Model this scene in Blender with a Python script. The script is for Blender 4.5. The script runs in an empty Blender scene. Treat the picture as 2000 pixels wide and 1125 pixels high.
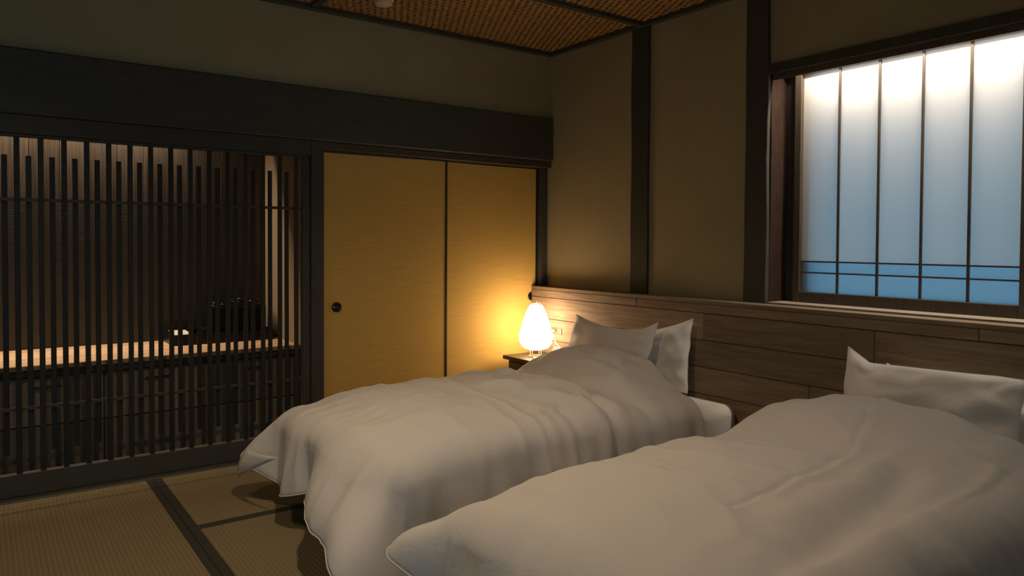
import bpy, bmesh, math, random
from mathutils import Vector, Matrix, noise

C = bpy.context.scene.collection
SC = bpy.context.scene
PI = math.pi
R = math.radians

# ------------------------------------------------------------------ camera, world, exposure, lights
CAM = Vector((-3.414, -4.181, 1.237))
_yaw, _pit, _rol, _f, _cy = R(53.9098), R(-1.32643), R(0.29919), 1427.28, 506.08
fw = Vector((math.cos(_yaw)*math.cos(_pit), math.sin(_yaw)*math.cos(_pit), math.sin(_pit)))
rt = Vector((math.sin(_yaw), -math.cos(_yaw), 0))
up = rt.cross(fw)
c_, s_ = math.cos(_rol), math.sin(_rol)
r2, u2 = c_*rt + s_*up, -s_*rt + c_*up
cam_d = bpy.data.cameras.new('camera')
cam = bpy.data.objects.new('camera', cam_d)
C.objects.link(cam)
cam.matrix_world = Matrix(((r2.x, u2.x, -fw.x, CAM.x), (r2.y, u2.y, -fw.y, CAM.y), (r2.z, u2.z, -fw.z, CAM.z), (0, 0, 0, 1)))
cam_d.sensor_width = 36
cam_d.lens = 36*_f/2000
cam_d.shift_y = (_cy-562.5)/2000
cam_d.clip_start = 0.02
SC.camera = cam

world = bpy.data.worlds.new('dusk')
SC.world = world
world.use_nodes = True
world.node_tree.nodes['Background'].inputs[0].default_value = (0.26, 0.62, 0.92, 1)
world.node_tree.nodes['Background'].inputs[1].default_value = 1.9

SC.view_settings.view_transform = 'Standard'
SC.view_settings.look = 'None'
SC.view_settings.exposure = 0.0
SC.view_settings.gamma = 1.0
SC.view_settings.use_curve_mapping = False

WARM = (1.0, 0.74, 0.49)

def spot(name, loc, target, power, size, blend=0.6, color=WARM, radius=0.04):
    d = bpy.data.lights.new(name, 'SPOT')
    d.energy, d.spot_size, d.spot_blend, d.color, d.shadow_soft_size = power, R(size), blend, color, radius
    o = bpy.data.objects.new(name, d)
    o.location = loc
    o.rotation_euler = (Vector(target)-Vector(loc)).to_track_quat('-Z', 'Y').to_euler()
    C.objects.link(o)
    return o

def area(name, loc, target, power, sx, sy, color=WARM, spread=180, rz=None):
    d = bpy.data.lights.new(name, 'AREA')
    d.shape = 'RECTANGLE'
    d.energy, d.size, d.size_y, d.color, d.spread = power, sx, sy, color, R(spread)
    o = bpy.data.objects.new(name, d)
    o.location = loc
    o.rotation_euler = rz if rz else (Vector(target)-Vector(loc)).to_track_quat('-Z', 'Y').to_euler()
    C.objects.link(o)
    return o

# recessed ceiling downlights over the foot of the beds and the matting by the lattice
spot('downlight', (-2.3, -2.0, 2.57), (-2.3, -2.0, 0), 65, 130, 1.0)
spot('downlight', (-3.5, -1.2, 2.57), (-3.5, -1.2, 0), 28, 130, 1.0)
# strip of warm white light in the cove of the window head
area('window_strip_light', (0.035, -2.98, 2.186), (0.035, -2.98, 0), 20, 2.0, 0.012, (1.0, 0.83, 0.66), rz=(0, 0, R(90)))
# strip light in the alcove ceiling above the counter
area('alcove_strip_light', (-3.15, 0.968, 2.12), (-3.15, 0.962, 0), 36, 1.6, 0.04, (1.0, 0.74, 0.50), 150)

# ------------------------------------------------------------------ helpers
def new_obj(name, data, parent=None, loc=(0, 0, 0)):
    o = bpy.data.objects.new(name, data)
    C.objects.link(o)
    if parent is not None:
        o.parent = parent
        l = Vector(loc)
        p = parent
        while p is not None:
            l = l - p.location
            p = p.parent
        o.location = l
    else:
        o.location = loc
    return o

def finish(bm, name, mat=None, parent=None, smooth=False, origin=None):
    """links a bmesh given in world coordinates as one object with its origin at its base centre"""
    if origin is None:
        xs = [v.co.x for v in bm.verts]; ys = [v.co.y for v in bm.verts]; zs = [v.co.z for v in bm.verts]
        origin = Vector(((min(xs)+max(xs))/2, (min(ys)+max(ys))/2, min(zs)))
    origin = Vector(origin)
    for v in bm.verts:
        v.co -= origin
    bmesh.ops.recalc_face_normals(bm, faces=bm.faces)
    me = bpy.data.meshes.new(name)
    bm.to_mesh(me)
    bm.free()
    if smooth:
        for p in me.polygons:
            p.use_smooth = True
    if mat:
        me.materials.append(mat)
    return new_obj(name, me, parent, origin)

def add_box(bm, x0, x1, y0, y1, z0, z1, bev=0.0):
    r = bmesh.ops.create_cube(bm, size=1)
    vs = r['verts']
    for v in vs:
        v.co = Vector((x0+(v.co.x+.5)*(x1-x0), y0+(v.co.y+.5)*(y1-y0), z0+(v.co.z+.5)*(z1-z0)))
    if bev > 0:
        es = list({e for v in vs for e in v.link_edges})
        bmesh.ops.bevel(bm, geom=es, offset=bev, segments=1, affect='EDGES')

def box(name, x0, x1, y0, y1, z0, z1, mat, parent=None, bev=0.003):
    bm = bmesh.new()
    add_box(bm, min(x0, x1), max(x0, x1), min(y0, y1), max(y0, y1), min(z0, z1), max(z0, z1), bev)
    return finish(bm, name, mat, parent)

def boxes(name, lst, mat, parent=None, bev=0.002):
    bm = bmesh.new()
    for b in lst:
        add_box(bm, *b, bev)
    return finish(bm, name, mat, parent)

def empty(name, loc):
    o = bpy.data.objects.new(name, None)
    o.location = loc
    o.empty_display_size = 0.1
    C.objects.link(o)
    return o

def tag(o, label=None, cat=None, group=None, kind=None):
    if label: o['label'] = label
    if cat: o['category'] = cat
    if group: o['group'] = group
    if kind: o['kind'] = kind
    return o

def structure(o):
    o['kind'] = 'structure'
    return o

def tube(bm, pts, rad, n=8):
    pts = [Vector(p) for p in pts]
    rings = []
    for i, p in enumerate(pts):
        d = (pts[min(i+1, len(pts)-1)]-pts[max(i-1, 0)]).normalized()
        a = d.cross(Vector((0, 0, 1)))
        if a.length < 1e-3: a = d.cross(Vector((1, 0, 0)))
        a.normalize(); b = d.cross(a)
        rings.append([bm.verts.new(p+rad*(math.cos(2*PI*k/n)*a+math.sin(2*PI*k/n)*b)) for k in range(n)])
    for i in range(len(rings)-1):
        for k in range(n):
            bm.faces.new((rings[i][k], rings[i][(k+1) % n], rings[i+1][(k+1) % n], rings[i+1][k]))
    bm.faces.new(rings[0]); bm.faces.new(rings[-1])

def lathe(bm, prof, ctr, n=48, axis='z', cap0=False, cap1=False):
    ctr = Vector(ctr)
    rings = []
    for r, h in prof:
        ring = []
        for k in range(n):
            a = 2*PI*k/n
            if axis == 'z': p = Vector((r*math.cos(a), r*math.sin(a), h))
            elif axis == 'y': p = Vector((r*math.cos(a), h, r*math.sin(a)))
            else: p = Vector((h, r*math.cos(a), r*math.sin(a)))
            ring.append(bm.verts.new(ctr+p))
        rings.append(ring)
    for i in range(len(rings)-1):
        for k in range(n):
            bm.faces.new((rings[i][k], rings[i][(k+1) % n], rings[i+1][(k+1) % n], rings[i+1][k]))
    if cap0: bm.faces.new(rings[0])
    if cap1: bm.faces.new(rings[-1])

def smooth01(a, b, x):
    t = max(0.0, min(1.0, (x-a)/(b-a)))
    return t*t*(3-2*t)

def table(pts, x):
    """smooth interpolation through (x, value) pairs sorted by x"""
    if x <= pts[0][0]: return pts[0][1]
    for (x0, v0), (x1, v1) in zip(pts, pts[1:]):
        if x <= x1:
            t = (x-x0)/(x1-x0)
            t = t*t*(3-2*t)*0.5 + t*0.5
            return v0+(v1-v0)*t
    return pts[-1][1]

# ------------------------------------------------------------------ materials
def mat(name, col, rough=0.6, spec=0.3, metal=0.0):
    m = bpy.data.materials.new(name)
    m.use_nodes = True
    b = m.node_tree.nodes['Principled BSDF']
    b.inputs['Base Color'].default_value = (*col, 1)
    b.inputs['Roughness'].default_value = rough
    b.inputs['Specular IOR Level'].default_value = spec
    b.inputs['Metallic'].default_value = metal
    return m, m.node_tree.nodes, m.node_tree.links, b

def ramp(N, stops):
    r = N.new('ShaderNodeValToRGB')
    el = r.color_ramp.elements
    el[0].position, el[0].color = stops[0][0], (*stops[0][1], 1)
    el[1].position, el[1].color = stops[-1][0], (*stops[-1][1], 1)
    for p, c in stops[1:-1]:
        e = el.new(p); e.color = (*c, 1)
    return r

def coords(N, L, scale, rnd=False):
    tc = N.new('ShaderNodeTexCoord')
    mp = N.new('ShaderNodeMapping')
    mp.inputs['Scale'].default_value = scale
    L.new(tc.outputs['Object'], mp.inputs['Vector'])
    if rnd:
        oi = N.new('ShaderNodeObjectInfo')
        mu = N.new('ShaderNodeMath'); mu.operation = 'MULTIPLY'; mu.inputs[1].default_value = 37.0
        L.new(oi.outputs['Random'], mu.inputs[0])
        L.new(mu.outputs[0], mp.inputs['Location'])
    return mp.outputs['Vector']

def noise_tex(N, L, vec, scale, detail=4, rough=0.55, dist=0.0):
    n = N.new('ShaderNodeTexNoise')
    n.inputs['Scale'].default_value = scale
    n.inputs['Detail'].default_value = detail
    n.inputs['Roughness'].default_value = rough
    n.inputs['Distortion'].default_value = dist
    L.new(vec, n.inputs['Vector'])
    return n.outputs[0]

def bump(N, L, b, h, strength, dist):
    bp = N.new('ShaderNodeBump')
    bp.inputs['Strength'].default_value = strength
    bp.inputs['Distance'].default_value = dist
    L.new(h, bp.inputs['Height'])
    L.new(bp.outputs[0], b.inputs['Normal'])

def wood(name, c0, c1, scale, rough=0.55, spec=0.3, rnd=True, bstr=0.25, vary=0.25, c2=None):
    m, N, L, b = mat(name, c0, rough, spec)
    v = coords(N, L, scale, rnd)
    f = noise_tex(N, L, v, 3.0, 6, 0.6, 0.6)
    st = [(0.28, c0), (0.72, c1)] if c2 is None else [(0.25, c0), (0.5, c1), (0.75, c2)]
    r = ramp(N, st)
    L.new(f, r.inputs[0])
    oi = N.new('ShaderNodeObjectInfo')
    mr = N.new('ShaderNodeMapRange')
    mr.inputs['To Min'].default_value = 1-vary
    mr.inputs['To Max'].default_value = 1+vary
    L.new(oi.outputs['Random'], mr.inputs['Value'])
    hs = N.new('ShaderNodeHueSaturation')
    L.new(mr.outputs[0], hs.inputs['Value'])
    L.new(r.outputs[0], hs.inputs['Color'])
    L.new(hs.outputs[0], b.inputs['Base Color'])
    bump(N, L, b, f, bstr, 0.004)
    return m

DARK = wood('dark_stained_wood', (0.060, 0.061, 0.052), (0.090, 0.087, 0.074), (2, 40, 2), 0.5, 0.25, vary=0.1)
DARKZ = wood('dark_stained_wood_upright', (0.060, 0.061, 0.052), (0.090, 0.087, 0.074), (40, 40, 2), 0.5, 0.25, vary=0.12)
DARKX = wood('dark_stained_wood_level', (0.060, 0.061, 0.052), (0.090, 0.087, 0.074), (2, 40, 40), 0.5, 0.25, vary=0.1)
SLAT = wood('lattice_slat_wood', (0.024, 0.024, 0.020), (0.036, 0.035, 0.029), (40, 40, 3), 0.45, 0.3, vary=0.15)
ROUGHPOST = wood('weathered_post_wood', (0.03, 0.022, 0.017), (0.085, 0.045, 0.028), (30, 30, 3), 0.7, 0.2, bstr=0.9)
BOARD = wood('alcove_board_wood', (0.040, 0.033, 0.026), (0.125, 0.103, 0.082), (60, 60, 1.2), 0.55, 0.2, vary=0.15)
CABW = wood('cabinet_wood', (0.20, 0.175, 0.13), (0.30, 0.255, 0.185), (3, 40, 40), 0.6, 0.2)
COUNTER = wood('counter_oak', (0.30, 0.19, 0.11), (0.58, 0.43, 0.28), (1.5, 22, 22), 0.55, 0.25, vary=0.15)
PLANK = wood('headboard_plank_wood', (0.20, 0.145, 0.095), (0.30, 0.225, 0.15), (16, 1.1, 16), 0.65, 0.2, vary=0.22, bstr=0.25, c2=(0.40, 0.31, 0.215))
WINW = wood('window_frame_wood', (0.06, 0.048, 0.036), (0.11, 0.09, 0.07), (40, 40, 3), 0.5, 0.25, vary=0.1)
WINWY = wood('window_rail_wood', (0.10, 0.078, 0.055), (0.19, 0.15, 0.105), (40, 3, 40), 0.5, 0.25, vary=0.1)
SILLW = wood('window_sill_wood', (0.34, 0.28, 0.22), (0.5, 0.42, 0.34), (30, 3, 30), 0.6, 0.2, vary=0.1)

def plaster():
    m, N, L, b = mat('earthen_plaster', (0.3, 0.23, 0.13), 0.95, 0.05)
    v = coords(N, L, (1, 1, 1))
    a = noise_tex(N, L, v, 2.0, 3)
    g = noise_tex(N, L, v, 240.0, 3, 0.7)
    mx = N.new('ShaderNodeMath'); mx.operation = 'MULTIPLY_ADD'; mx.inputs[1].default_value = 0.55
    L.new(g, mx.inputs[0]); 
    m2 = N.new('ShaderNodeMath'); m2.operation = 'MULTIPLY'; m2.inputs[1].default_value = 0.45
    L.new(a, m2.inputs[0]); L.new(m2.outputs[0], mx.inputs[2])
    r = ramp(N, [(0.3, (0.37, 0.325, 0.185)), (0.7, (0.49, 0.435, 0.26))])
    L.new(mx.outputs[0], r.inputs[0]); L.new(r.outputs[0], b.inputs['Base Color'])
    bump(N, L, b, g, 0.35, 0.003)
    return m
PLASTER = plaster()

def fusuma_paper():
    m, N, L, b = mat('fusuma_paper', (0.6, 0.36, 0.09), 0.8, 0.12)
    v = coords(N, L, (2.0, 2.0, 60))
    f = noise_tex(N, L, v, 2.5, 5, 0.65)
    r = ramp(N, [(0.3, (0.66, 0.435, 0.115)), (0.7, (0.78, 0.525, 0.15))])
    L.new(f, r.inputs[0])
    v2 = coords(N, L, (1, 1, 1.0))
    s = noise_tex(N, L, v2, 45, 2, 0.5)
    r3 = ramp(N, [(0.22, (0.6, 0.6, 0.6)), (0.27, (1, 1, 1))])
    L.new(s, r3.inputs[0])
    mx = N.new('ShaderNodeMixRGB'); mx.blend_type = 'MULTIPLY'; mx.inputs[0].default_value = 1
    L.new(r.outputs[0], mx.inputs[1]); L.new(r3.outputs[0], mx.inputs[2])
    L.new(mx.outputs[0], b.inputs['Base Color'])
    bump(N, L, b, f, 0.15, 0.002)
    return m
FUSUMA = fusuma_paper()

def tatami(name, axis):
    m, N, L, b = mat(name, (0.3, 0.23, 0.12), 0.75, 0.15)
    tc = N.new('ShaderNodeTexCoord')
    w = N.new('ShaderNodeTexWave')
    w.wave_type = 'BANDS'; w.bands_direction = axis
    w.inputs['Scale'].default_value = 18.0
    w.inputs['Distortion'].default_value = 0.15
    L.new(tc.outputs['Object'], w.inputs['Vector'])
    v = coords(N, L, (300, 18, 1) if axis == 'Y' else (18, 300, 1))
    f = noise_tex(N, L, v, 1.0, 3, 0.6)
    r = ramp(N, [(0.25, (0.215, 0.172, 0.098)), (0.75, (0.30, 0.242, 0.142))])
    L.new(f, r.inputs[0])
    r2_ = ramp(N, [(0.0, (0.80, 0.80, 0.80)), (0.3, (1, 1, 1))])
    L.new(w.outputs['Fac'], r2_.inputs[0])
    mx = N.new('ShaderNodeMixRGB'); mx.blend_type = 'MULTIPLY'; mx.inputs[0].default_value = 1
    L.new(r.outputs[0], mx.inputs[1]); L.new(r2_.outputs[0], mx.inputs[2])
    L.new(mx.outputs[0], b.inputs['Base Color'])
    bump(N, L, b, w.outputs['Fac'], 0.5, 0.003)
    return m
TAT_X = tatami('tatami_weave_across', 'X')
TAT_Y = tatami('tatami_weave_along', 'Y')
TRIBS = mat('tatami_border_cloth', (0.055, 0.056, 0.047), 0.85, 0.1)[0]

def cotton(name, col, chk=0.0):
    m, N, L, b = mat(name, col, 0.85, 0.15)
    b.inputs['Sheen Weight'].default_value = 0.15
    v = coords(N, L, (1, 1, 1))
    f = noise_tex(N, L, v, 12, 6, 0.62, 1.2)
    g = noise_tex(N, L, v, 420, 2, 0.6)
    ad = N.new('ShaderNodeMath'); ad.operation = 'MULTIPLY_ADD'; ad.inputs[1].default_value = 0.05
    L.new(g, ad.inputs[0]); L.new(f, ad.inputs[2])
    h = ad.outputs[0]
    if chk:
        ck = N.new('ShaderNodeTexChecker')
        ck.inputs['Scale'].default_value = 48
        ck.inputs[1].default_value = (1, 1, 1, 1); ck.inputs[2].default_value = (0, 0, 0, 1)
        uv = N.new('ShaderNodeUVMap')
        L.new(uv.outputs[0], ck.inputs['Vector'])
        a2 = N.new('ShaderNodeMath'); a2.operation = 'MULTIPLY_ADD'; a2.inputs[1].default_value = chk
        L.new(ck.outputs['Fac'], a2.inputs[0]); L.new(h, a2.inputs[2])
        h = a2.outputs[0]
    bump(N, L, b, h, 0.35, 0.009)
    return m
DUVET = cotton('duvet_cotton', (0.80, 0.78, 0.745), 0.07)
PILLOW = cotton('pillow_cotton', (0.82, 0.81, 0.78))
SHEET = cotton('sheet_cotton', (0.72, 0.70, 0.66))
BASECLOTH = cotton('bed_base_cloth', (0.10, 0.095, 0.085))

BLACK = mat('black_lacquer', (0.006, 0.006, 0.006), 0.3, 0.25)[0]
BLACKM = mat('black_metal', (0.02, 0.02, 0.02), 0.4, 0.5)[0]
GLOSS = mat('glossy_black', (0.01, 0.01, 0.01), 0.12, 0.6)[0]
WHITEP = mat('white_plastic', (0.80, 0.77, 0.70), 0.45, 0.4)[0]
CARD = mat('white_card', (0.62, 0.59, 0.53), 0.7, 0.2)[0]
METALP = mat('outlet_metal', (0.22, 0.185, 0.14), 0.4, 0.4, 0.6)[0]
ACRYL = mat('lamp_base_wood', (0.45, 0.30, 0.17), 0.4, 0.4)[0]
NIGHT = wood('nightstand_wood', (0.035, 0.028, 0.02), (0.07, 0.055, 0.04), (3, 40, 40), 0.4, 0.35)
SUB = mat('subfloor', (0.06, 0.055, 0.05), 0.9, 0.1)[0]
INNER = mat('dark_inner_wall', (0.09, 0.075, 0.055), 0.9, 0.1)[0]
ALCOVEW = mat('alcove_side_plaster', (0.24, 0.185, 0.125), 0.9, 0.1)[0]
OFFW = mat('off_white_plastic', (0.75, 0.66, 0.52), 0.5, 0.3)[0]

def bamboo(name, k):
    m, N, L, b = mat(name, (0.4, 0.22, 0.08), 0.45, 0.35)
    v = coords(N, L, (14, 14, 14))
    f = noise_tex(N, L, v, 3.0, 3, 0.7)
    r = ramp(N, [(0.3, (0.16*k, 0.085*k, 0.030*k)), (0.7, (0.46*k, 0.275*k, 0.105*k))])
    L.new(f, r.inputs[0]); L.new(r.outputs[0], b.inputs['Base Color'])
    return m
BAMBOO = bamboo('woven_bamboo', 1.45)
CEILBACK = mat('ceiling_backing', (0.03, 0.02, 0.012), 0.9, 0.05)[0]

def glass():
    m = bpy.data.materials.new('window_glass'); m.use_nodes = True
    N, L = m.node_tree.nodes, m.node_tree.links
    N.remove(N['Principled BSDF'])
    a = N.new('ShaderNodeBsdfTransparent'); a.inputs[0].default_value = (0.93, 0.95, 0.95, 1)
    g = N.new('ShaderNodeBsdfGlossy'); g.inputs['Roughness'].default_value = 0.02
    mx = N.new('ShaderNodeMixShader'); mx.inputs[0].default_value = 0.06
    L.new(a.outputs[0], mx.inputs[1]); L.new(g.outputs[0], mx.inputs[2])
    L.new(mx.outputs[0], N['Material Output'].inputs[0])
    return m
GLASS = glass()

def shoji(name, dif, tra, mixf):
    m = bpy.data.materials.new(name); m.use_nodes = True
    N, L = m.node_tree.nodes, m.node_tree.links
    N.remove(N['Principled BSDF'])
    d = N.new('ShaderNodeBsdfDiffuse'); d.inputs[0].default_value = (*dif, 1)
    t = N.new('ShaderNodeBsdfTranslucent'); t.inputs[0].default_value = (*tra, 1)
    mx = N.new('ShaderNodeMixShader'); mx.inputs[0].default_value = mixf
    tc = N.new('ShaderNodeTexCoord'); mp = N.new('ShaderNodeMapping'); mp.inputs['Scale'].default_value = (1, 3, 60)
    L.new(tc.outputs['Object'], mp.inputs[0])
    nz = noise_tex(N, L, mp.outputs[0], 6, 4, 0.6)
    bp = N.new('ShaderNodeBump'); bp.inputs['Strength'].default_value = 0.2; bp.inputs['Distance'].default_value = 0.001
    L.new(nz, bp.inputs['Height']); L.new(bp.outputs[0], d.inputs['Normal'])
    L.new(d.outputs[0], mx.inputs[1]); L.new(t.outputs[0], mx.inputs[2])
    L.new(mx.outputs[0], N['Material Output'].inputs[0])
    return m
SHOJI = shoji('shoji_paper', (0.86, 0.84, 0.80), (0.80, 0.80, 0.80), 0.42)
SHOJI_LOW = shoji('frosted_lower_pane', (0.45, 0.50, 0.52), (0.72, 0.80, 0.84), 0.50)

def emit(name, col, st):
    m = bpy.data.materials.new(name); m.use_nodes = True
    N, L = m.node_tree.nodes, m.node_tree.links
    N.remove(N['Principled BSDF'])
    e = N.new('ShaderNodeEmission'); e.inputs[0].default_value = (*col, 1); e.inputs[1].default_value = st
    L.new(e.outputs[0], N['Material Output'].inputs[0])
    return m
SHADE = emit('lit_paper_shade', (1.0, 0.68, 0.42), 15.5)

# ------------------------------------------------------------------ room shell
XL, YN, HC = -5.4, -5.0, 2.63       # left end, near end and ceiling height

floor = structure(box('floor', XL-.1, 0.1, YN-.1, 1.15, -0.12, -0.03, SUB, bev=0))
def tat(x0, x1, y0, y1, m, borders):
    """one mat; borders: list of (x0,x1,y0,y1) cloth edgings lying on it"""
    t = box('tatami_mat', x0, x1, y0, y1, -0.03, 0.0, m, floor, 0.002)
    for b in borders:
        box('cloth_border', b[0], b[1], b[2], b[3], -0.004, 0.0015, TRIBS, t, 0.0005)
XB = -2.70
tat(XB-0.86, XB-0.001, -1.90, -0.146, TAT_X, [(XB-0.034, XB-0.001, -1.90, -0.146)])
tat(XB-0.86, XB-0.001, -3.66, -1.905, TAT_X, [(XB-0.034, XB-0.001, -3.66, -1.905)])
tat(XB+0.001, XB+1.80, -0.835, -0.146, TAT_Y, [(XB+0.001, XB+0.040, -0.835, -0.146)])
tat(XB+0.001, XB+1.80, -1.72, -0.838, TAT_X, [(XB+0.001, XB+0.040, -1.72, -0.838), (XB+0.040, XB+1.80, -0.888, -0.838)])
tat(XB+1.803, -0.002, -1.72, -0.146, TAT_Y, [])
tat(XB+0.001, -0.002, -2.60, -1.723, TAT_Y, [])
tat(XB+0.001, -0.002, -3.48, -2.603, TAT_Y, [])
tat(XB+0.001, -0.002, YN, -3.483, TAT_Y, [])
tat(XB-0.86, XB-0.001, YN, -3.663, TAT_X, [])
tat(XL, XB-0.863, -2.6, -0.146, TAT_Y, [])
tat(XL, XB-0.863, YN, -2.603, TAT_Y, [])
# matting cut along the lattice; its dark gap stands in for a thin shadow
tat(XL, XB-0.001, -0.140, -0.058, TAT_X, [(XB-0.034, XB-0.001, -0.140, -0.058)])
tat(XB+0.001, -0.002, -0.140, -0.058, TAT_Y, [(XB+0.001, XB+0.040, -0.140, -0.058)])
structure(box('trim_1', XL, 0, -0.056, 0.14, -0.03, 0.004, DARKX, bev=0.002))      # threshold

wl = structure(box('wall_left', XL, 0.06, 0.03, 0.09, 2.10, HC+.05, PLASTER, bev=0))
box('side_panel', XL, -3.86, 0.03, 0.12, 0, 2.10, PLASTER, wl, 0)
box('closet_back', -1.76, 0.06, 0.22, 0.26, -0.03, 2.1, INNER, wl, 0)
box('upper_back', XL, 0.06, 0.09, 0.13, 1.80, HC, INNER, wl, 0)

# right wall: plaster pieces round the window opening
WY0, WY1, WZ0, WZ1 = -1.80, -4.02, 0.90, 2.14
wr = structure(box('wall_right', 0.0, 0.24, WY0, 0.24, -0.03, HC+.05, PLASTER, bev=0))
box('wall_over_window', 0.0, 0.24, WY1, WY0, 2.211, HC+.05, PLASTER, wr, 0)
box('wall_over_window', 0.0, 0.0095, WY1, WY0, 2.1885, 2.211, PLASTER, wr, 0)
box('wall_under_window', 0.0, 0.24, WY1, WY0, -0.03, WZ0, PLASTER, wr, 0)
box('wall_beside_window', 0.0, 0.24, YN-.1, WY1, -0.03, HC+.05, PLASTER, wr, 0)
W2A, W2B = -5.3, -3.9
wn = structure(box('wall_near', W2B, 0.24, YN-.2, YN, -0.03, HC+.05, PLASTER, bev=0))
box('wall_beside_window', XL-.1, W2A, YN-.2, YN, -0.03, HC+.05, PLASTER, wn, 0)
box('wall_over_window', W2A, W2B, YN-.2, YN, 2.30, HC+.05, PLASTER, wn, 0)
box('wall_under_window', W2A, W2B, YN-.2, YN, -0.03, 0.15, PLASTER, wn, 0)
structure(box('wall_rear', XL-.2, XL, YN-.1, 1.2, -0.03, HC+.05, PLASTER, bev=0))

# ceiling: backing, woven bamboo panels, dark battens
ceil = structure(box('ceiling', XL-.1, 0.24, YN-.1, 1.25, HC+0.03, HC+0.09, CEILBACK, bev=0))
def weave(name, x0, x1, y0, y1, z):
    c = 0.022
    bm = bmesh.new()
    nx, ny = int((x1-x0)/c), int((y1-y0)/c)
    cx, cy = (x1-x0)/nx, (y1-y0)/ny
    d = 0.004
    rnd = random.Random(nx*7+ny)
    for j in range(ny):                                  # strips along x, mostly lying behind
        prev = None
        for i in range(nx+1):
            ph = (j+2*(i % 2)) % 4
            h = z + (d if ph in (0, 1, 2) else -d)
            a = bm.verts.new((x0+i*cx, y0+(j+.06)*cy, h)); b = bm.verts.new((x0+i*cx, y0+(j+.94)*cy, h))
            if prev: bm.faces.new((prev[0], a, b, prev[1]))
            prev = (a, b)
    for i in range(nx):                                  # strips along y, over three and under one
        prev = None
        for j in range(ny+1):
            ph = (j+2*(i % 2)) % 4
            h = z - (d if ph == 1 else d*.75 if ph in (0, 2) else -d) + rnd.uniform(-.0008, .0008)
            a = bm.verts.new((x0+(i+.08)*cx, y0+j*cy, h)); b = bm.verts.new((x0+(i+.92)*cx, y0+j*cy, h-.0012))
            if prev: bm.faces.new((prev[0], a, b, prev[1]))
            prev = (a, b)
    o = finish(bm, name, BAMBOO, ceil)
    o['kind'] = 'stuff'
    return o
xs = [-5.4, -3.64, -1.82, 0.0]
ys = [-5.0, -4.5, -3.6, -2.7, -1.8, -0.9, 0.0]
for i in range(3):
    for j in range(6):
        weave('woven_panel', xs[i]+.01, xs[i+1]-.01, ys[j]+.01, ys[j+1]-(.001 if j == 5 else .01), HC)
for y in ys[1:-1]:
    box('batten', XL, -0.02, y-0.02, y+0.02, HC-0.028, HC+0.012, DARKX, ceil)
for x in xs[1:-1]:
    for j in range(6):
        box('batten', x-0.02, x+0.02, ys[j]+0.021, ys[j+1]-0.021, HC-0.027, HC+0.012, DARK, ceil)
structure(box('trim_2', XL, 0.0, -0.005, 0.035, HC-0.034, HC+0.012, DARKX))            # cornice, lattice side
structure(box('trim_3', -0.03, 0.005, YN, -0.006, HC-0.033, HC+0.012, DARK))           # cornice, headboard side

# big lintel beam and the head rail below it
def beam():
    bm = bmesh.new()
    add_box(bm, XL, -0.001, -0.012, 0.10, 1.832, 2.143, 0.008)
    return finish(bm, 'trim_4', DARKX)
structure(beam())
structure(box('trim_5', XL, -1.83, 0.0, 0.14, 1.742, 1.830, DARKX))                    # head rail above the lattice
HR = wood('head_rail_wood', (0.06, 0.045, 0.028), (0.12, 0.09, 0.055), (2, 40, 40), 0.45, 0.3, vary=0.05)
structure(box('trim_6', -1.752, -0.002, 0.012, 0.155, 1.785, 1.830, HR))               # head rail above the fusuma
structure(box('trim_7', -1.832, -1.752, 0.0, 0.16, 0.004, 1.831, DARKZ, bev=0.004))    # post between lattice and fusuma
structure(box('trim_8', -0.064, -0.001, 0.055, 0.155, 0.92, 1.784, DARKZ, bev=0.004))  # corner post

# posts on the right wall
def post(name, y0, y1, x0, x1, z0, z1, m, wob):
    bm = bmesh.new()
    n = 26
    rings = []
    for i in range(n+1):
        z = z0+(z1-z0)*i/n
        a = wob*noise.noise((z*2.2, y0*9, 0.3)); b = wob*noise.noise((z*2.6, y0*5+7, 1.7))
        e = wob*1.3*noise.noise((z*9, y1*3, 4.4))
        rings.append([bm.verts.new(p) for p in ((x1, y0+b, z), (x0-abs(a)*.3, y0+b, z), (x0-abs(a)*.3, y1+a+e*.5, z), (x1, y1+a, z))])
    for r0, r1 in zip(rings, rings[1:]):
        for k in range(4):
            bm.faces.new((r0[k], r0[(k+1) % 4], r1[(k+1) % 4], r1[k]))
    bm.faces.new(rings[0]); bm.faces.new(rings[-1])
    return structure(finish(bm, name, m))
post('trim_9', -0.818, -0.962, -0.018, 0.004, 0.90, HC-.02, DARKZ, 0.006)
post('trim_10', -1.690, -1.826, -0.022, 0.004, 0.90, HC-.02, DARKZ, 0.008)
post('trim_11', -1.795, -1.833, 0.004, 0.150, 0.925, 2.16, ROUGHPOST, 0.007)           # rough side of the post in the window reveal

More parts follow.
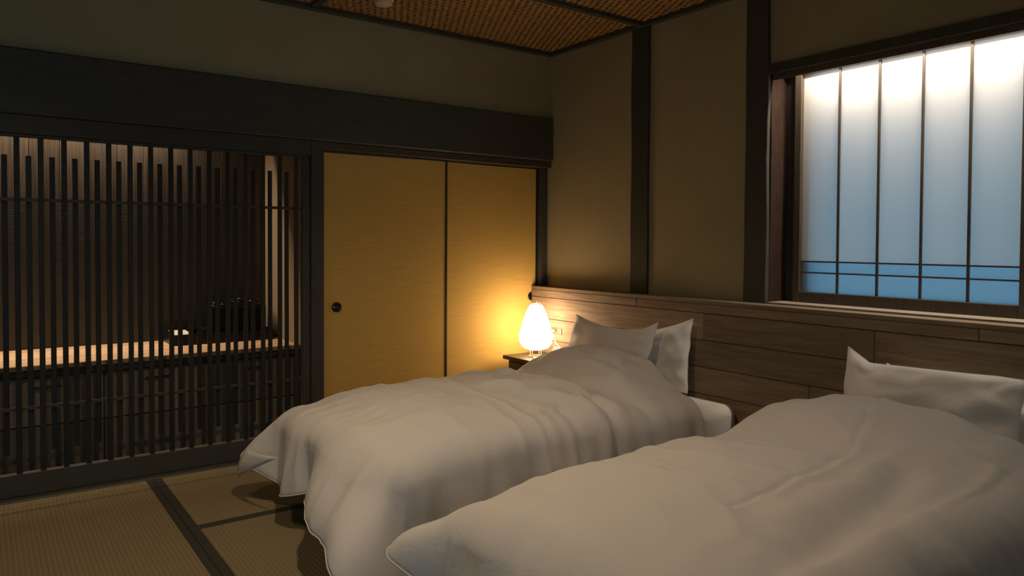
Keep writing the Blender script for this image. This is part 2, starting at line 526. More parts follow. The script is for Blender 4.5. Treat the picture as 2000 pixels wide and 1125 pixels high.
# ------------------------------------------------------------------ window
win = structure(empty('window_1', (0.12, -2.9, 0.92)))
box('head_beam', -0.012, 0.010, WY1, -1.826, 2.138, 2.188, DARK, win, 0.002)
box('head_lip', 0.0102, 0.0180, WY1, -1.836, 2.106, 2.194, WINWY, win, 0.001)
box('head_back', 0.010, 0.24, WY1, -1.836, 2.195, 2.21, WINWY, win, 0)
box('head_rear_lip', 0.086, 0.100, WY1, -1.836, 2.144, 2.1945, WINWY, win, 0.001)
box('sill', -0.012, 0.20, WY1, -1.836, 0.895, 0.926, SILLW, win, 0.002)
box('jamb_board', 0.150, 0.20, -1.985, -1.80, 0.926, 2.175, WINW, win, 0)
XP = 0.105
def leaf(y0, n, pitch, first):
    """sliding shoji leaf: y0 = outer edge of its left stile, going toward -y"""
    yl = y0-0.038
    ye = yl-n*pitch
    box('stile', XP, XP+0.035, yl, y0, 0.926, 2.16, WINW, win, 0.002)
    box('stile', XP, XP+0.035, ye-0.03, ye, 0.926, 2.16, WINW, win, 0.002)
    box('top_rail', XP+0.002, XP+0.033, ye+.001, yl-.001, 2.132, 2.16, WINWY, win, 0.002)
    box('bottom_rail', XP+0.002, XP+0.033, ye+.001, yl-.001, 0.926, 0.982, WINW, win, 0.002)
    for k in range(1, n):
        y = yl-k*pitch
        box('muntin', XP+0.015, XP+0.024, y-0.006, y+0.006, 0.982, 2.132, WINW, win, 0.001)
    zz = [0.982, 1.085, 1.143, 2.132]
    for k in range(n):
        ya, yb = yl-k*pitch-(0.006 if k else 0), yl-(k+1)*pitch+(0.006 if k < n-1 else 0)
        for z in zz[1:3]:
            box('glazing_bar', XP+0.016, XP+0.024, yb+.0005, ya-.0005, z-0.004, z+0.004, WINW, win, 0.0008)
        for q in range(3):
            box('pane', XP+0.0245, XP+0.0265, yb-(.005 if k < n-1 else 0), ya+(.005 if k else 0), zz[q]+(.0001 if q else 0), zz[q+1], SHOJI if q == 2 else SHOJI_LOW, win, 0)
leaf(-1.905, 5, 0.2035, True)
leaf(-2.998, 5, 0.2035, False)
# plain window added unseen behind the camera to let in blue dusk light
w2 = structure(empty('added_window_2', ((W2A+W2B)/2, YN-.1, 0.15)))
WM = (W2A+W2B)/2
for nm, b in (('frame', (W2A, W2A+.05, .15, 2.30)), ('frame', (W2B-.05, W2B, .15, 2.30)), ('frame', (WM-.025, WM+.025, .20, 2.25)), ('sill', (W2A+.05, W2B-.05, .15, .199)), ('frame', (W2A+.05, W2B-.05, 2.251, 2.30))):
    box(nm, b[0], b[1], YN-.13, YN-.08, b[2], b[3], DARK, w2)
for x0, x1 in ((W2A+.051, WM-.026), (WM+.026, W2B-.051)):
    box('pane', x0, x1, YN-.108, YN-.104, .1995, 2.25, GLASS, w2, 0)

# ------------------------------------------------------------------ lattice screen
lat = tag(empty('lattice_screen', (-2.85, 0.03, 0.004)),
          'tall dark wooden lattice screen of thin upright slats in front of the alcove counter', 'screen')
LX0, LX1 = -3.86, -1.836
box('bottom_rail', LX0, LX1, 0.008, 0.046, 0.005, 0.115, DARKX, lat)
box('top_rail', LX0, LX1, 0.012, 0.044, 1.725, 1.742, DARKX, lat)
box('stile', LX1-0.045, LX1-.0005, 0.006, 0.048, 0.116, 1.7245, DARKZ, lat)
box('stile', LX0+.0005, LX0+0.045, 0.006, 0.048, 0.116, 1.7245, DARKZ, lat)
for z in (0.424, 1.428):
    box('cross_rail', LX0+0.046, LX1-0.046, 0.022, 0.036, z-0.008, z+0.008, DARKX, lat, 0.001)
def slat_mesh(z0, z1, y0, y1, w):
    bm = bmesh.new()
    add_box(bm, -w/2, w/2, y0, y1, z0, z1, 0.0012)
    me = bpy.data.meshes.new('slat')
    bm.to_mesh(me); bm.free()
    me.materials.append(SLAT)
    return me
FULL = slat_mesh(0.116, 1.7245, 0.010, 0.0215, 0.024)
SHORT = slat_mesh(0.205, 1.640, 0.0365, 0.046, 0.0235)
x = -1.9165
k = 0
while x > LX0+0.06:
    new_obj('slat', FULL, lat, (x, 0, 0))
    if x-0.0482 > LX0+.06:
        new_obj('short_slat', SHORT, lat, (x-0.0482, 0, 0))
    x -= 0.0965
    k += 1

# ------------------------------------------------------------------ fusuma sliding doors
def fusuma(name, x0, x1, yf, zt, pull_x, pull_z):
    d = structure(empty(name, ((x0+x1)/2, yf+.012, 0.004)))
    fr = 0.014
    box('paper_panel', x0+fr, x1-fr, yf+0.006, yf+0.022, 0.02, zt-fr, FUSUMA, d, 0)
    box('frame_side', x0, x0+fr, yf, yf+0.028, 0.004, zt, BLACKM, d, 0.002)
    box('frame_side', x1-fr, x1, yf, yf+0.028, 0.004, zt, BLACKM, d, 0.002)
    box('frame_top', x0+fr+.0003, x1-fr-.0003, yf+.001, yf+0.027, zt-fr, zt, BLACKM, d, 0.002)
    box('frame_bottom', x0+fr+.0003, x1-fr-.0003, yf+.001, yf+0.027, 0.004, 0.02, BLACKM, d, 0.002)
    bm = bmesh.new()
    r = 0.031
    lathe(bm, [(0.0005, 0.004), (r*.62, 0.004), (r*.70, -0.001), (r*.82, -0.004), (r*.96, -0.003), (r, 0.0055)], (pull_x, yf, pull_z), 32, 'y')
    finish(bm, 'finger_pull', GLOSS, d, True)
    return d
fusuma('door_1', -1.748, -0.868, 0.05, 1.786, -1.652, 0.834)
fusuma('door_2', -0.915, -0.066, 0.092, 1.790, -0.118, 0.838)

# ------------------------------------------------------------------ alcove behind the lattice
ALX0, ALX1, ALY = -3.95, -1.79, 1.0
alc = structure(empty('wall_alcove', (-2.8, ALY, 0)))
bx = ALX0
rnd = random.Random(4)
while bx < ALX1-0.001:
    w = min(0.155, ALX1-bx)
    box('board', bx+0.0012, bx+w-0.0012, ALY+rnd.uniform(0, .002), ALY+0.02, 0.02, 2.2, BOARD, alc, 0.0015)
    bx += 0.155
box('dark_lower_panel', ALX0+.001, ALX1-.001, ALY-.010, ALY-.001, 0.588, 1.47, DARKX, alc, 0.001)  # dark panel added to keep the lower boards dim above the counter
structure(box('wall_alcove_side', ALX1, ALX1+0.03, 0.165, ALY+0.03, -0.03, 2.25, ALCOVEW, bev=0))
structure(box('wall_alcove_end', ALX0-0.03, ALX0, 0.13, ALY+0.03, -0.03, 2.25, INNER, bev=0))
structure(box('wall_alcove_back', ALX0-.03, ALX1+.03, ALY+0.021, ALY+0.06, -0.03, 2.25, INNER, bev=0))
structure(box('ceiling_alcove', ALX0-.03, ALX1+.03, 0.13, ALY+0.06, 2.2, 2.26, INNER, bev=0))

structure(box('trim_12', ALX0+.001, ALX1-.001, 0.885, 0.90, 1.985, 2.199, DARKX))       # unseen fascia added to cut off the strip light on the side wall

ctr = tag(empty('counter', (-2.85, 0.62, 0.55)), 'light oak plank counter with a narrow front board, behind the lattice', 'counter')
py = [0.30, 0.42, 0.56, 0.72, 0.86, 0.988]
for a, b in zip(py, py[1:]):
    box('plank', ALX0+.001, ALX1-.001, a+0.004, b-0.004, 0.562, 0.587, COUNTER, ctr, 0.0015)
box('apron', ALX0+.001, ALX1-.001, 0.315, 0.335, 0.525, 0.561, DARKX, ctr)
cab = tag(empty('cabinet', (-2.85, 0.65, 0.0)), 'dark low drawer cabinet under the oak counter behind the lattice', 'cabinet')
box('carcass', ALX0+.002, ALX1-.002, 0.36, 0.98, 0.0, 0.524, CABW, cab, 0)
nd = 4
dw = (ALX1-ALX0-.01)/nd
for i in range(nd):
    a = ALX0+.005+i*dw
    dr = box('drawer', a+.003, a+dw-.003, 0.340, 0.359, 0.266, 0.518, CABW, cab)
    hd = bmesh.new()
    xm = a+dw/2
    add_box(hd, xm-.07, xm+.07, 0.322, 0.330, 0.462, 0.470, .002)
    add_box(hd, xm-.066, xm-.058, 0.329, 0.341, 0.463, 0.469, .001)
    add_box(hd, xm+.058, xm+.066, 0.329, 0.341, 0.463, 0.469, .001)
    finish(hd, 'handle', BLACKM, dr)
    box('drawer', a+.003, a+dw-.003, 0.340, 0.359, 0.03, 0.258, CABW, cab)

tray = tag(empty('tray', (-2.14, 0.82, 0.587)), 'black rectangular lacquer tray on the oak counter behind the lattice', 'tray')
tx0, tx1, ty0, ty1 = -2.46, -1.835, 0.66, 0.965
box('tray_base', tx0+.006, tx1-.006, ty0+.006, ty1-.006, 0.5875, 0.597, BLACK, tray, 0)
for nm, b in (('tray_side', (tx0, tx1, ty0, ty0+.008)), ('tray_side', (tx0, tx1, ty1-.008, ty1)), ('tray_side', (tx0, tx0+.008, ty0+.0085, ty1-.0085)), ('tray_side', (tx1-.008, tx1, ty0+.0085, ty1-.0085))):
    box(nm, *b, 0.5875, 0.654, BLACK, tray, 0.002)
# open black box standing in the tray
sb = tag(empty('storage_box', (-2.05, 0.85, 0.597)), 'upright open-topped black box standing in the lacquer tray', 'box')
bx0, bx1, by0, by1 = -2.225, -1.865, 0.74, 0.95
box('box_base', bx0+.006, bx1-.006, by0+.006, by1-.006, 0.5975, 0.607, BLACK, sb, 0)
for b in ((bx0, bx1, by0, by0+.007), (bx0, bx1, by1-.007, by1), (bx0, bx0+.007, by0+.0075, by1-.0075), (bx1-.007, bx1, by0+.0075, by1-.0075)):
    box('box_side', *b, 0.5975, 0.805, BLACK, sb, 0.002)
box('box_insert', bx0+.0075, bx1-.0075, by0+.0075, by1-.0075, 0.79, 0.797, BLACK, sb, 0)
def loop_pts(cx, cy, cz, rx, ry, rz, ph, turns, n):
    return [(cx+rx*math.cos(2*PI*turns*i/n+ph)*(1-.15*i/n), cy+ry*math.sin(2*PI*turns*i/n+ph), cz+rz*math.sin(4*PI*turns*i/n*0.37+ph)+.012*i/n) for i in range(n+1)]
bm = bmesh.new(); tube(bm, loop_pts(-1.975, 0.84, 0.825, 0.095, 0.07, 0.018, 0.4, 2.6, 90), 0.0065, 8)
tag(finish(bm, 'cord', GLOSS, None, True), 'shiny black coil of cord, larger of two, lying on the black box', 'cord')
bm = bmesh.new(); tube(bm, loop_pts(-2.15, 0.84, 0.812, 0.055, 0.05, 0.008, 1.4, 1.8, 60), 0.0045, 8)
tag(finish(bm, 'cord', GLOSS, None, True), 'small dark coil of thin cord lying on left end of the black box', 'cord')
# cards in the tray
def card(x, y, z, w, l, rx, ry, rz, label):
    bm = bmesh.new(); add_box(bm, -w/2, w/2, -l/2, l/2, 0, .0025, 0)
    o = finish(bm, 'card', CARD, None, origin=(0, 0, 0))
    o.location = (x, y, z); o.rotation_euler = (R(rx), R(ry), R(rz))
    tag(o, label, 'card', 'white cards in the black tray')
card(-2.365, 0.80, 0.632, 0.12, 0.17, 18, 4, 22, 'white card leaning at the left end of the black tray')
card(-2.275, 0.695, 0.622, 0.07, 0.04, 6, -14, -18, 'small white folded card beside the black box in the tray')

# ------------------------------------------------------------------ headboard
hb = tag(empty('headboard', (-0.06, -1.9, 0.0)), 'long weathered wood plank headboard running behind both beds', 'headboard')
HX = -0.12
box('backing', HX+0.022, -0.0245, -4.6, 0.09, 0.0, 0.893, DARK, hb, 0)
box('cap', HX, -0.0245, -4.6, 0.091, 0.894, 0.916, PLANK, hb, 0.002)
rows = [(0.842, 0.8935, [0.091, -0.975, -2.9, -4.6]), (0.690, 0.8415, [0.091, -1.50, -2.47, -4.6]),
        (0.537, 0.6895, [0.091, -1.15, -2.75, -4.6]), (0.385, 0.5365, [0.091, -0.55, -2.15, -3.4, -4.6]),
        (0.232, 0.3845, [0.091, -1.4, -3.0, -4.6]), (0.0, 0.2315, [0.091, -0.9, -2.4, -4.6])]
rr = random.Random(11)
for z0, z1, cuts in rows:
    for a, b in zip(cuts, cuts[1:]):
        box('plank', HX+rr.uniform(-.002, .001), HX+0.0215, b+.0012, a-.0012, z0+.0015, z1-.001, PLANK, hb, 0.0025)
# outlet
ot = tag(empty('wall_outlet', (HX, -0.19, 0.615)), 'small metal outlet plate in headboard beside the glowing lamp', 'outlet')
box('plate', HX-0.007, HX-0.0025, -0.262, -0.146, 0.592, 0.632, METALP, ot, 0.0015)
box('socket', HX-0.0085, HX-0.0072, -0.236, -0.176, 0.600, 0.624, METALP, ot, 0.0005)

# ------------------------------------------------------------------ nightstand and what stands on it
ns = tag(empty('nightstand', (-0.28, -0.31, 0)), 'dark wooden nightstand tucked between far bed and the yellow sliding doors', 'nightstand')
box('top', -0.452, HX-.002, -0.59, -0.012, 0.419, 0.445, NIGHT, ns, 0.003)
box('body', -0.428, HX-.004, -0.56, -0.05, 0.06, 0.4185, NIGHT, ns, 0.003)
box('drawer', -0.436, -0.4285, -0.545, -0.065, 0.27, 0.405, NIGHT, ns, 0.002)
for yy in (-0.53, -0.08):
    for xx in (-0.40, -0.15):
        box('leg', xx-.015, xx+.015, yy-.015, yy+.015, 0.0, 0.0595, NIGHT, ns, 0.002)
LX, LY, LZ = -0.300, -0.195, 0.4455
lamp = tag(empty('table_lamp', (LX, LY, LZ)), 'glowing white paper table lamp shaped like a teardrop on the nightstand', 'lamp')
prof0 = [(0.050, 0.0), (0.082, 0.010), (0.105, 0.035), (0.115, 0.065), (0.1165, 0.085), (0.113, 0.115), (0.104, 0.15), (0.092, 0.19), (0.077, 0.235), (0.062, 0.272), (0.048, 0.298), (0.038, 0.312)]
prof = []
for (ra, ha), (rb, hb_) in zip(prof0, prof0[1:]):
    m_ = 3
    for i in range(m_):
        t = i/m_
        prof.append((ra+(rb-ra)*t + (0.0012 if i % 2 else -0.0006), ha+(hb_-ha)*t))
prof.append(prof0[-1])
bm = bmesh.new(); lathe(bm, prof, (LX, LY, LZ+0.05), 40)
finish(bm, 'lamp_shade', SHADE, lamp, True)
bm = bmesh.new(); lathe(bm, [(0.0375, 0), (0.0395, 0.002), (0.0395, 0.006), (0.0375, 0.008), (0.036, 0.004), (0.0375, 0)], (LX, LY, LZ+0.3615), 32)
finish(bm, 'top_ring', WHITEP, lamp, True)
bm = bmesh.new()
for a in range(4):
    ang = a*PI/2+.35
    tube(bm, [(LX+.045*math.cos(ang), LY+.045*math.sin(ang), LZ+.001), (LX+.045*math.cos(ang), LY+.045*math.sin(ang), LZ+.06)], 0.0035, 8)
lathe(bm, [(0.042, 0.0), (0.05, 0.0), (0.05, 0.006), (0.042, 0.006), (0.042, 0.0)], (LX, LY, LZ), 24)
finish(bm, 'stand', ACRYL, lamp, False)
bm = bmesh.new(); tube(bm, [(LX, LY, LZ+.30), (LX, LY, LZ+.368), (LX+.004, LY, LZ+.376), (LX+.006, LY-.004, LZ+.384)], 0.0022, 6)
finish(bm, 'top_hook', WHITEP, lamp, True)
# lamp cord, plug
cord = tag(empty('lamp_cord', (-0.2, -0.26, 0.446)), 'white lamp cord coiled on the nightstand and plugged into the outlet', 'cord')
bm = bmesh.new()
pts = [(LX+.062, LY-.03, 0.452)]
for i in range(70):
    t = i/69
    a = 2*PI*2.6*t
    pts.append((-0.178+0.030*math.cos(a)+.005*t, -0.315+0.080*math.sin(a)*(1-.2*t), 0.452+0.035*t+0.028*math.sin(a*.5+.3)**2))
pts += [(-0.163, -0.25, 0.53), (-0.158, -0.21, 0.585), (-0.160, -0.192, 0.611), (-0.160, -0.19, 0.613)]
tube(bm, pts, 0.0032, 8)
finish(bm, 'cable', WHITEP, cord, True)
box('plug', -0.160, HX-0.0088, -0.202, -0.178, 0.603, 0.622, WHITEP, cord, 0.004)
bm = bmesh.new(); add_box(bm, -0.045, 0.045, -0.085, 0.085, 0, 0.008, 0.002)
o = finish(bm, 'notepad', CARD, None, origin=(0, 0, 0)); o.location = (-0.365, -0.335, 0.446); o.rotation_euler = (0, 0, R(-32))
tag(o, 'flat white pad lying at the front of the nightstand under the lamp', 'pad')

# ceiling fitting near the lattice wall
dt = tag(empty('smoke_detector', (-1.53, -0.36, HC-.045)), 'round off-white fitting on the woven bamboo ceiling', 'detector')
bm = bmesh.new(); lathe(bm, [(0.0005, -0.030), (0.035, -0.030), (0.050, -0.022), (0.054, 0.0)], (-1.53, -0.33, HC-.012), 32)
finish(bm, 'cover', OFFW, dt, True)
bm = bmesh.new(); lathe(bm, [(0.054, 0.0), (0.060, 0.0), (0.060, 0.014), (0.02, 0.014)], (-1.53, -0.33, HC-.012), 32)
finish(bm, 'base_plate', OFFW, dt, True)

# ------------------------------------------------------------------ beds
def rounded_slab(name, x0, x1, y0, y1, z0, z1, r, m, parent, bulge=0.01):
    bm = bmesh.new()
    add_box(bm, x0, x1, y0, y1, z0, z1, 0)
    bmesh.ops.bevel(bm, geom=list(bm.edges), offset=r, segments=7, profile=0.5, affect='EDGES')
    return finish(bm, name, m, parent, True)

def bed(y0, y1, label):
    t = tag(empty('bed', ((-0.13-2.2)/2, (y0+y1)/2, 0)), label, 'bed')
    rounded_slab('mattress', -2.19, HX-.006, y0, y1, 0.17, 0.372, 0.062, SHEET, t)
    box('bed_base', -2.10, HX-.01, y0+.06, y1-.06, 0.06, 0.169, BASECLOTH, t, 0.01)
    for xx in (-2.0, -0.25):
        for yy in (y0+.15, y1-.15):
            box('leg', xx-.025, xx+.025, yy-.025, yy+.025, 0.0, 0.059, BLACKM, t, 0.003)
    return t
bed(-1.75, -0.72, 'low single bed with white fitted sheet beside the nightstand')
bed(-3.32, -2.30, 'low single bed under the window, nearer the camera')

def vnoise(p, q=0.0):
    return noise.noise((p[0], p[1], q))

def make_duvet(label, xh, xfoot, yfar, ynear, zbody, zhead, dome, R0, rfoot, rfar, rnear, flare, creases, folds, seed, ripple=1.0):
    """a quilt laid over a mattress: flat top with a swelling toward the pillows, skirts hanging at foot and sides"""
    nu, nuf, nv, nvs = 130, 36, 84, 32
    us = [i/nu for i in range(nu+1)] + [1+(j+1)/nuf for j in range(nuf)]
    vs = [-1+j/nvs for j in range(nvs)] + [j/nv for j in range(nv+1)] + [1+(j+1)/nvs for j in range(nvs)]
    bm = bmesh.new()
    uvl = bm.loops.layers.uv.new('UVMap')
    Ltop, Wtop = xh-xfoot, yfar-ynear
    grid, uvs = [], []
    def ztop(x, y):
        t = smooth01(dome[0], dome[1], x)
        z = table(zbody, y)*(1-t)+table(zhead, y)*t
        z -= dome[2]*math.exp(-((x-dome[3])/dome[4])**2)
        foot = smooth01(xfoot+0.42, xfoot, x)
        z -= 0.045*foot*foot
        return z
    def detail(x, y):
        d = 0.0025*vnoise((x*13, y*11+seed), seed+40)+0.010*vnoise((x*2.3+seed, y*2.3), seed)+0.006*vnoise((x*5.5, y*4.2+seed), seed+3)
        n1 = vnoise((x*3.2+y*1.1, y*9.0-x*2), seed+9)
        d += 0.005*ripple*(1-abs(n1)*2.2)
        wx = x*4.6+0.5*vnoise((x*1.5, y*1.7), seed+30); wy = y*1.5+seed
        rg = 1-abs(vnoise((wx, wy), seed+31))*1.9
        rg2 = 1-abs(vnoise((wx*1.9+3, wy*2.2+x*2), seed+35))*1.9
        wgt = folds['ridge'](x, y)
        d += wgt*(0.026*max(0, rg)**2.5+0.009*max(0, rg2)**3)
        for (pts, w, h) in creases:
            best = 9
            for (ax, ay), (bx_, by_) in zip(pts, pts[1:]):
                dx, dy = bx_-ax, by_-ay
                t = max(0, min(1, ((x-ax)*dx+(y-ay)*dy)/(dx*dx+dy*dy)))
                best = min(best, math.hypot(x-ax-t*dx, y-ay-t*dy))
            d += h*math.exp(-(best/w)**2)
        return d
    for u in us:
        row, rowuv = [], []
        for v in vs:
            a = max(0, u-1)
            b = -v if v < 0 else max(0, v-1)
            uu, vv = min(u, 1), min(max(v, 0), 1)
            side = 1 if v < 0 else -1                    # +y is far
            x0 = xh-Ltop*uu; y0 = yfar-Wtop*vv
            # bowed head edge
            if uu < 0.25: x0 += folds['headbow'](y0)*(1-uu/0.25)
            z = ztop(x0, y0)
            m = max(a, b)
            dx, dy, dz = 0, 0, 0
            nx, ny = 0.0, 0.0
            det = detail(x0, y0)
            if m > 0:
                l = math.hypot(a, b)
                nx, ny = -a/l, side*b/l
                rs = rfar if v < 0 else rnear
                w2 = (a/l)**2
                rmax = (rfoot if b == 0 else rs if a == 0 else rfoot*w2+rs*(1-w2))
                corner = (2*nx*ny)**2
                r = rmax*m*(1+folds['point']*corner*corner)
                fl = R(flare)+R(folds['cflare_far' if side > 0 else 'cflare_near'])*corner
                th = PI/2-fl
                r1 = R0*th
                if r < r1:
                    H, V = R0*math.sin(r/R0), -R0*(1-math.cos(r/R0))
                else:
                    H = R0*math.sin(th)+(r-r1)*math.cos(th)
                    V = -R0*(1-math.cos(th))-(r-r1)*math.sin(th)
                # perimeter coordinate for hanging folds
                if b == 0: p = ('f', y0)
                elif a == 0: p = ('s' if side < 0 else 'b', x0)
                else: p = ('c', math.atan2(b*side, a))
                k = smooth01(0.15, 1.0, m)
                if p[0] == 'f': wv = folds['foot'](y0)
                elif p[0] == 'c':
                    blend = (a/l)**2
                    wv = folds['foot'](y0)*blend+folds['side'](x0)*(1-blend)+(folds['tip_far'] if side > 0 else folds['tip_near'])*corner
                else: wv = folds['side'](x0)
                H += k*wv + 0.014*vnoise((x0*6+ny*3, y0*6+r*3), seed+20)*min(1, m*3)
                H += 0.012*(1-abs(vnoise((x0*9+ny*2, y0*9+nx*2+r*2.0), seed+22))*2)*min(1, m*2)
                V += k*folds['hemz']((x0, y0), side, corner, (a/l)**2)
                dx, dy, dz = nx*H, ny*H, V
            vz = z+dz
            keep = 1-smooth01(0.0, 0.45, m)
            row.append((x0+dx+nx*det*.6*(1-keep), y0+dy+ny*det*.6*(1-keep), vz+det*keep))
            rowuv.append((x0-(a*rfoot), y0+side*b*0.4))
        grid.append(row); uvs.append(rowuv)
    verts = [[bm.verts.new(p) for p in row] for row in grid]
    for i in range(len(us)-1):
        for j in range(len(vs)-1):
            f = bm.faces.new((verts[i][j], verts[i][j+1], verts[i+1][j+1], verts[i+1][j]))
            for lp, (ii, jj) in zip(f.loops, ((i, j), (i, j+1), (i+1, j+1), (i+1, j))):
                lp[uvl].uv = uvs[ii][jj]
    o = finish(bm, 'duvet', DUVET, None, True)
    md = o.modifiers.new('thickness', 'SOLIDIFY')
    md.thickness = folds.get('thick', 0.03)
    md.offset = -1
    sd = o.modifiers.new('smooth', 'SUBSURF'); sd.levels = 0; sd.render_levels = 1
    tag(o, label, 'duvet', 'white duvets on the beds')
    # hem piping
    hem = []
    I = len(us)-1
    J = len(vs)-1
    path = [grid[i][0] for i in range(0, I)]+[grid[I][j] for j in range(0, J)]+[grid[i][J] for i in range(I, -1, -1)]
    bm = bmesh.new()
    tube(bm, path, 0.0028, 6)
    finish(bm, 'hem', DUVET, o, True)
    return o

f1 = dict(
    headbow=lambda y: 0.05*math.cos((y+1.15)*2.0),
    foot=lambda y: 0.030*math.sin(y*11+0.6)+0.075*smooth01(-1.22, -1.42, y)-0.03*math.exp(-((y+1.2)/.06)**2),
    side=lambda x: 0.020*math.sin(x*13)+0.012*math.sin(x*29+1),
    tip_far=0.035, tip_near=0.05, cflare_far=26, cflare_near=16,
    hemz=lambda p, s, c, f: 0.02*vnoise((p[0]*4, p[1]*4), 5)+(0.10*smooth01(-0.85, -1.5, p[1])*f+0.11*c*(s < 0)+0.075*c*(s > 0)),
    ridge=lambda x, y: 0.35+0.75*smooth01(-1.7, -1.35, x)*smooth01(-1.65, -1.2, y),
    point=0.22, thick=0.03)
dv1 = make_duvet('white duvet with wavy creases on the bed beside the nightstand', -0.50, -2.16, -0.78, -1.66,
           [(-1.70, 0.470), (-1.45, 0.515), (-1.2, 0.520), (-0.95, 0.515), (-0.78, 0.495)],
           [(-1.70, 0.44), (-1.6, 0.49), (-1.42, 0.57), (-1.18, 0.615), (-0.95, 0.61), (-0.87, 0.60), (-0.75, 0.55)],
           (-0.95, -0.58, 0.025, -0.90, 0.14), 0.13, 0.43, 0.30, 0.53, 8,
           [([(-1.14, -0.98), (-1.03, -1.05), (-1.04, -1.30), (-1.05, -1.45), (-1.00, -1.68)], 0.045, 0.020),
            ([(-0.86, -0.85), (-0.90, -1.30), (-0.86, -1.6)], 0.07, -0.025),
            ([(-1.50, -0.85), (-1.53, -1.28), (-1.48, -1.68)], 0.016, 0.010), ([(-1.44, -0.85), (-1.47, -1.28), (-1.42, -1.6)], 0.05, -0.016),
            ([(-1.33, -1.0), (-1.30, -1.45), (-1.10, -1.70)], 0.040, 0.022), ([(-1.20, -0.95), (-1.18, -1.4)], 0.045, -0.018),
            ([(-1.62, -0.9), (-1.66, -1.2)], 0.04, 0.010), ([(-0.70, -1.0), (-0.75, -1.5)], 0.03, 0.012),
            ([(-1.00, -1.54), (-1.10, -1.68)], 0.022, -0.022), ([(-1.08, -1.54), (-1.18, -1.68)], 0.022, 0.014),
            ([(-1.25, -1.60), (-1.31, -1.68)], 0.022, -0.018), ([(-1.38, -1.58), (-1.42, -1.68)], 0.022, 0.012),
            ([(-0.80, -1.50), (-0.82, -1.68)], 0.03, -0.016)],
           f1, 1.3)
# corner of the quilt's underside hanging below the far foot corner
bm = bmesh.new()
A_, B_, C_ = Vector((-2.385, -0.60, 0.235)), Vector((-2.365, -0.95, 0.27)), Vector((-2.395, -0.575, 0.095))
n_ = 8
g_ = {}
for i in range(n_+1):
    for j in range(n_+1-i):
        a, b = i/n_, j/n_
        c = 1-a-b
        p = A_*a+B_*b+C_*c
        p.x -= 0.05*a*b*4*.4+0.03*math.sin(c*2.6)-0.02*b
        g_[i, j] = bm.verts.new(p)
for i in range(n_):
    for j in range(n_-i):
        bm.faces.new((g_[i, j], g_[i+1, j], g_[i, j+1]))
        if i+j < n_-1: bm.faces.new((g_[i+1, j], g_[i+1, j+1], g_[i, j+1]))
fl = finish(bm, 'corner_flap', DUVET, dv1, True)
fm = fl.modifiers.new('thickness', 'SOLIDIFY'); fm.thickness = 0.006

f2 = dict(
    headbow=lambda y: 0.04*math.cos((y+2.7)*2.0),
    foot=lambda y: 0.022*math.sin(y*9+1.1),
    side=lambda x: 0.014*math.sin(x*8)+0.008*math.sin(x*23+1),
    tip_far=0.04, tip_near=0.03, cflare_far=24, cflare_near=16,
    hemz=lambda p, s, c, f: 0.02*vnoise((p[0]*4, p[1]*4), 8)+0.115*c*(s > 0)+0.05*f,
    ridge=lambda x, y: 0.45, point=0.15, thick=0.03)
make_duvet('white duvet with long straight creases on the bed under the window', -0.50, -2.16, -2.36, -3.26,
           [(-3.3, 0.48), (-3.05, 0.515), (-2.8, 0.525), (-2.55, 0.515), (-2.36, 0.485)],
           [(-3.35, 0.48), (-3.15, 0.55), (-2.9, 0.60), (-2.65, 0.61), (-2.5, 0.59), (-2.36, 0.54)],
           (-1.05, -0.60, 0.012, -1.0, 0.2), 0.14, 0.40, 0.34, 0.40, 10,
           [([(-0.45, -2.66), (-0.94, -2.83), (-1.18, -2.88), (-1.36, -2.90), (-1.59, -2.93), (-1.76, -2.93)], 0.010, -0.009),
            ([(-0.45, -2.69), (-0.94, -2.86), (-1.18, -2.91), (-1.36, -2.93), (-1.59, -2.96)], 0.014, 0.006),
            ([(-0.80, -3.23), (-1.08, -3.245), (-1.27, -3.255), (-1.60, -3.26), (-2.0, -3.26)], 0.030, 0.020),
            ([(-1.05, -3.06), (-1.34, -3.13), (-1.60, -3.17), (-1.80, -3.19)], 0.055, -0.024), ([(-0.9, -2.95), (-1.3, -3.03), (-1.7, -3.05)], 0.05, 0.010),
            ([(-0.72, -2.80), (-0.70, -2.95), (-0.68, -3.08)], 0.05, -0.018), ([(-0.86, -2.75), (-0.84, -3.1)], 0.03, 0.008),
            ([(-0.60, -2.42), (-0.95, -2.45)], 0.03, -0.010), ([(-0.66, -2.50), (-1.1, -2.56)], 0.025, 0.008)],
           f2, 7.7, 0.5)

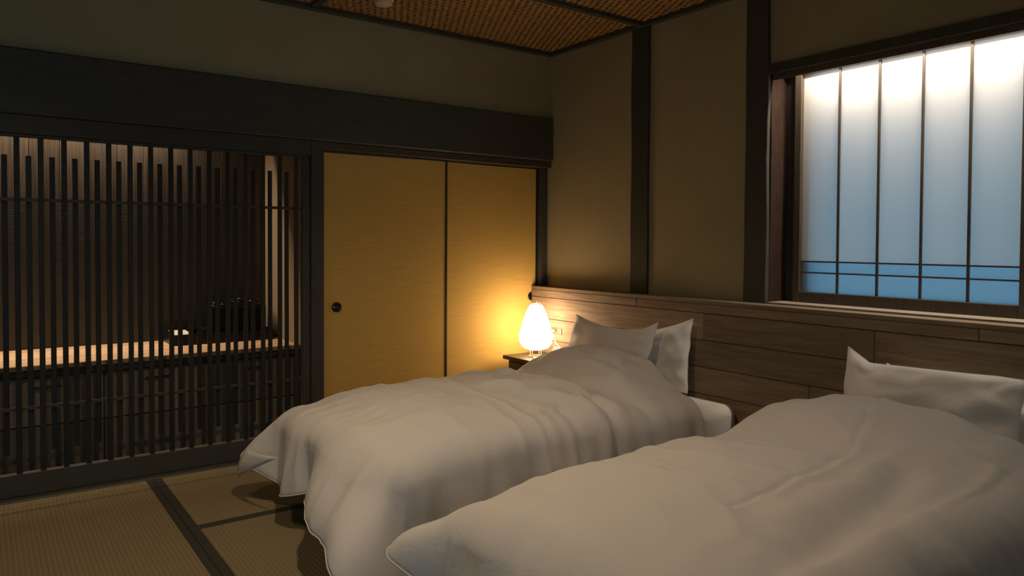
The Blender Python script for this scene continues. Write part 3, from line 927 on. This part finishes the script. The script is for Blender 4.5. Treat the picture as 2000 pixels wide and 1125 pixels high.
# ------------------------------------------------------------------ pillows
def pillow(label, loc, W, Hh, T, rot, ears, sag, seed, edge_in=0.05, shear=0.0):
    """loc = centre; local x across, y up the pillow, z its thickness"""
    bm = bmesh.new()
    n, mrows = 44, 34
    def surf(u, v, s):
        # outline: edges curve in between pointed corners
        ex = 1-0.045*(1-v*v)
        ey = 1-edge_in*(1-u*u)
        x = u*W/2*ex; y = v*Hh/2*ey
        t = max(0, (1-abs(u)**2.6))*max(0, (1-abs(v)**2.4))
        z = s*T/2*t**0.55
        topw = smooth01(0.0, 1.0, v)
        y -= sag*topw*(1-u*u)
        y += shear*u*smooth01(-0.6, 1.0, v)
        cu, cv = max(0, (abs(u)-.70)/.30), max(0, v)**2
        e = ears[0] if u < 0 else ears[1]
        y += e*cu*cv
        w = noise.noise((u*2.2+seed, v*2.2, seed))*0.020+noise.noise((u*4+seed, v*3, seed+4))*0.004
        cr = 1-abs(noise.noise((u*3+v*1.5, v*3-u, seed+8)))*2.5
        z += s*(w+0.005*cr)*min(1, t*3+.15)
        z += noise.noise((u*2.6, v*2.6, seed+12))*0.014*(1-t)
        for su in (-1, 1):                                # gathers running in from the corners
            for sv in (-1, 1):
                du, dv = 1-su*u, 1-sv*v
                q = math.hypot(du, dv)
                z += s*0.010*math.cos(9*math.atan2(dv, du+1e-6)+seed+su)*q*math.exp(-q*q*3.0)*min(1, t*4)
        return Vector((x, y, z))
    rows_ = {}
    for s in (1, -1):
        g = []
        for j in range(mrows+1):
            v = math.sin((-1+2*j/mrows)*PI/2)
            g.append([(s, i, j) for i in range(n+1)])
            for i in range(n+1):
                u = math.sin((-1+2*i/n)*PI/2)
                edge = i in (0, n) or j in (0, mrows)
                if s == -1 and edge:
                    rows_[(s, i, j)] = rows_[(1, i, j)]
                else:
                    rows_[(s, i, j)] = bm.verts.new(surf(u, v, 0 if edge else s))
        for j in range(mrows):
            for i in range(n):
                bm.faces.new([rows_[k] for k in ((s, i, j), (s, i+1, j), (s, i+1, j+1), (s, i, j+1))])
    edge = [rows_[(1, i, 0)].co.copy() for i in range(n)]+[rows_[(1, n, j)].co.copy() for j in range(mrows)]+[rows_[(1, i, mrows)].co.copy() for i in range(n, 0, -1)]+[rows_[(1, 0, j)].co.copy() for j in range(mrows, -1, -1)]
    o = finish(bm, 'pillow', PILLOW, None, True, origin=(0, 0, 0))
    o.location = loc
    # basis: local x -> -y world (right as seen from the foot), local y -> up, local z -> -x (towards the foot)
    base = Matrix(((0, 0, -1), (-1, 0, 0), (0, 1, 0)))
    tilt = Matrix.Rotation(R(rot[0]), 3, 'Y')            # lean back toward the headboard
    roll = Matrix.Rotation(R(rot[1]), 3, 'X')
    yaw = Matrix.Rotation(R(rot[2]), 3, 'Z')
    o.rotation_euler = (yaw @ tilt @ roll @ base).to_euler()
    tag(o, label, 'pillow', 'white pillows against the headboard')
    bm = bmesh.new(); tube(bm, edge, 0.003, 5)
    sm = finish(bm, 'seam', PILLOW, None, True, origin=(0, 0, 0))
    sm.parent = o; sm.location = (0, 0, 0)
    return o
pillow('white pillow in front of another, leaning on headboard nearest the lamp', (-0.37, -0.965, 0.575), 0.70, 0.40, 0.13, (20, 1.5, 0), (0.0, 0.03), 0.035, 2.2)
pillow('white pillow mostly hidden behind the front pillow on the bed by the nightstand', (-0.205, -1.20, 0.572), 0.54, 0.36, 0.11, (7, -1, 0), (-0.04, 0.0), 0.02, 5.1, 0.05, 0.055)
pillow('white pillow with one pointed corner standing up, under the window', (-0.345, -2.79, 0.560), 0.70, 0.36, 0.13, (18, -2.0, 0), (0.060, -0.010), 0.0, 8.4, 0.035)
pillow('white pillow mostly hidden behind the pointed pillow on the bed under the window', (-0.195, -2.885, 0.530), 0.66, 0.30, 0.11, (7, 0, 0), (0.03, 0.0), 0.03, 9.6)
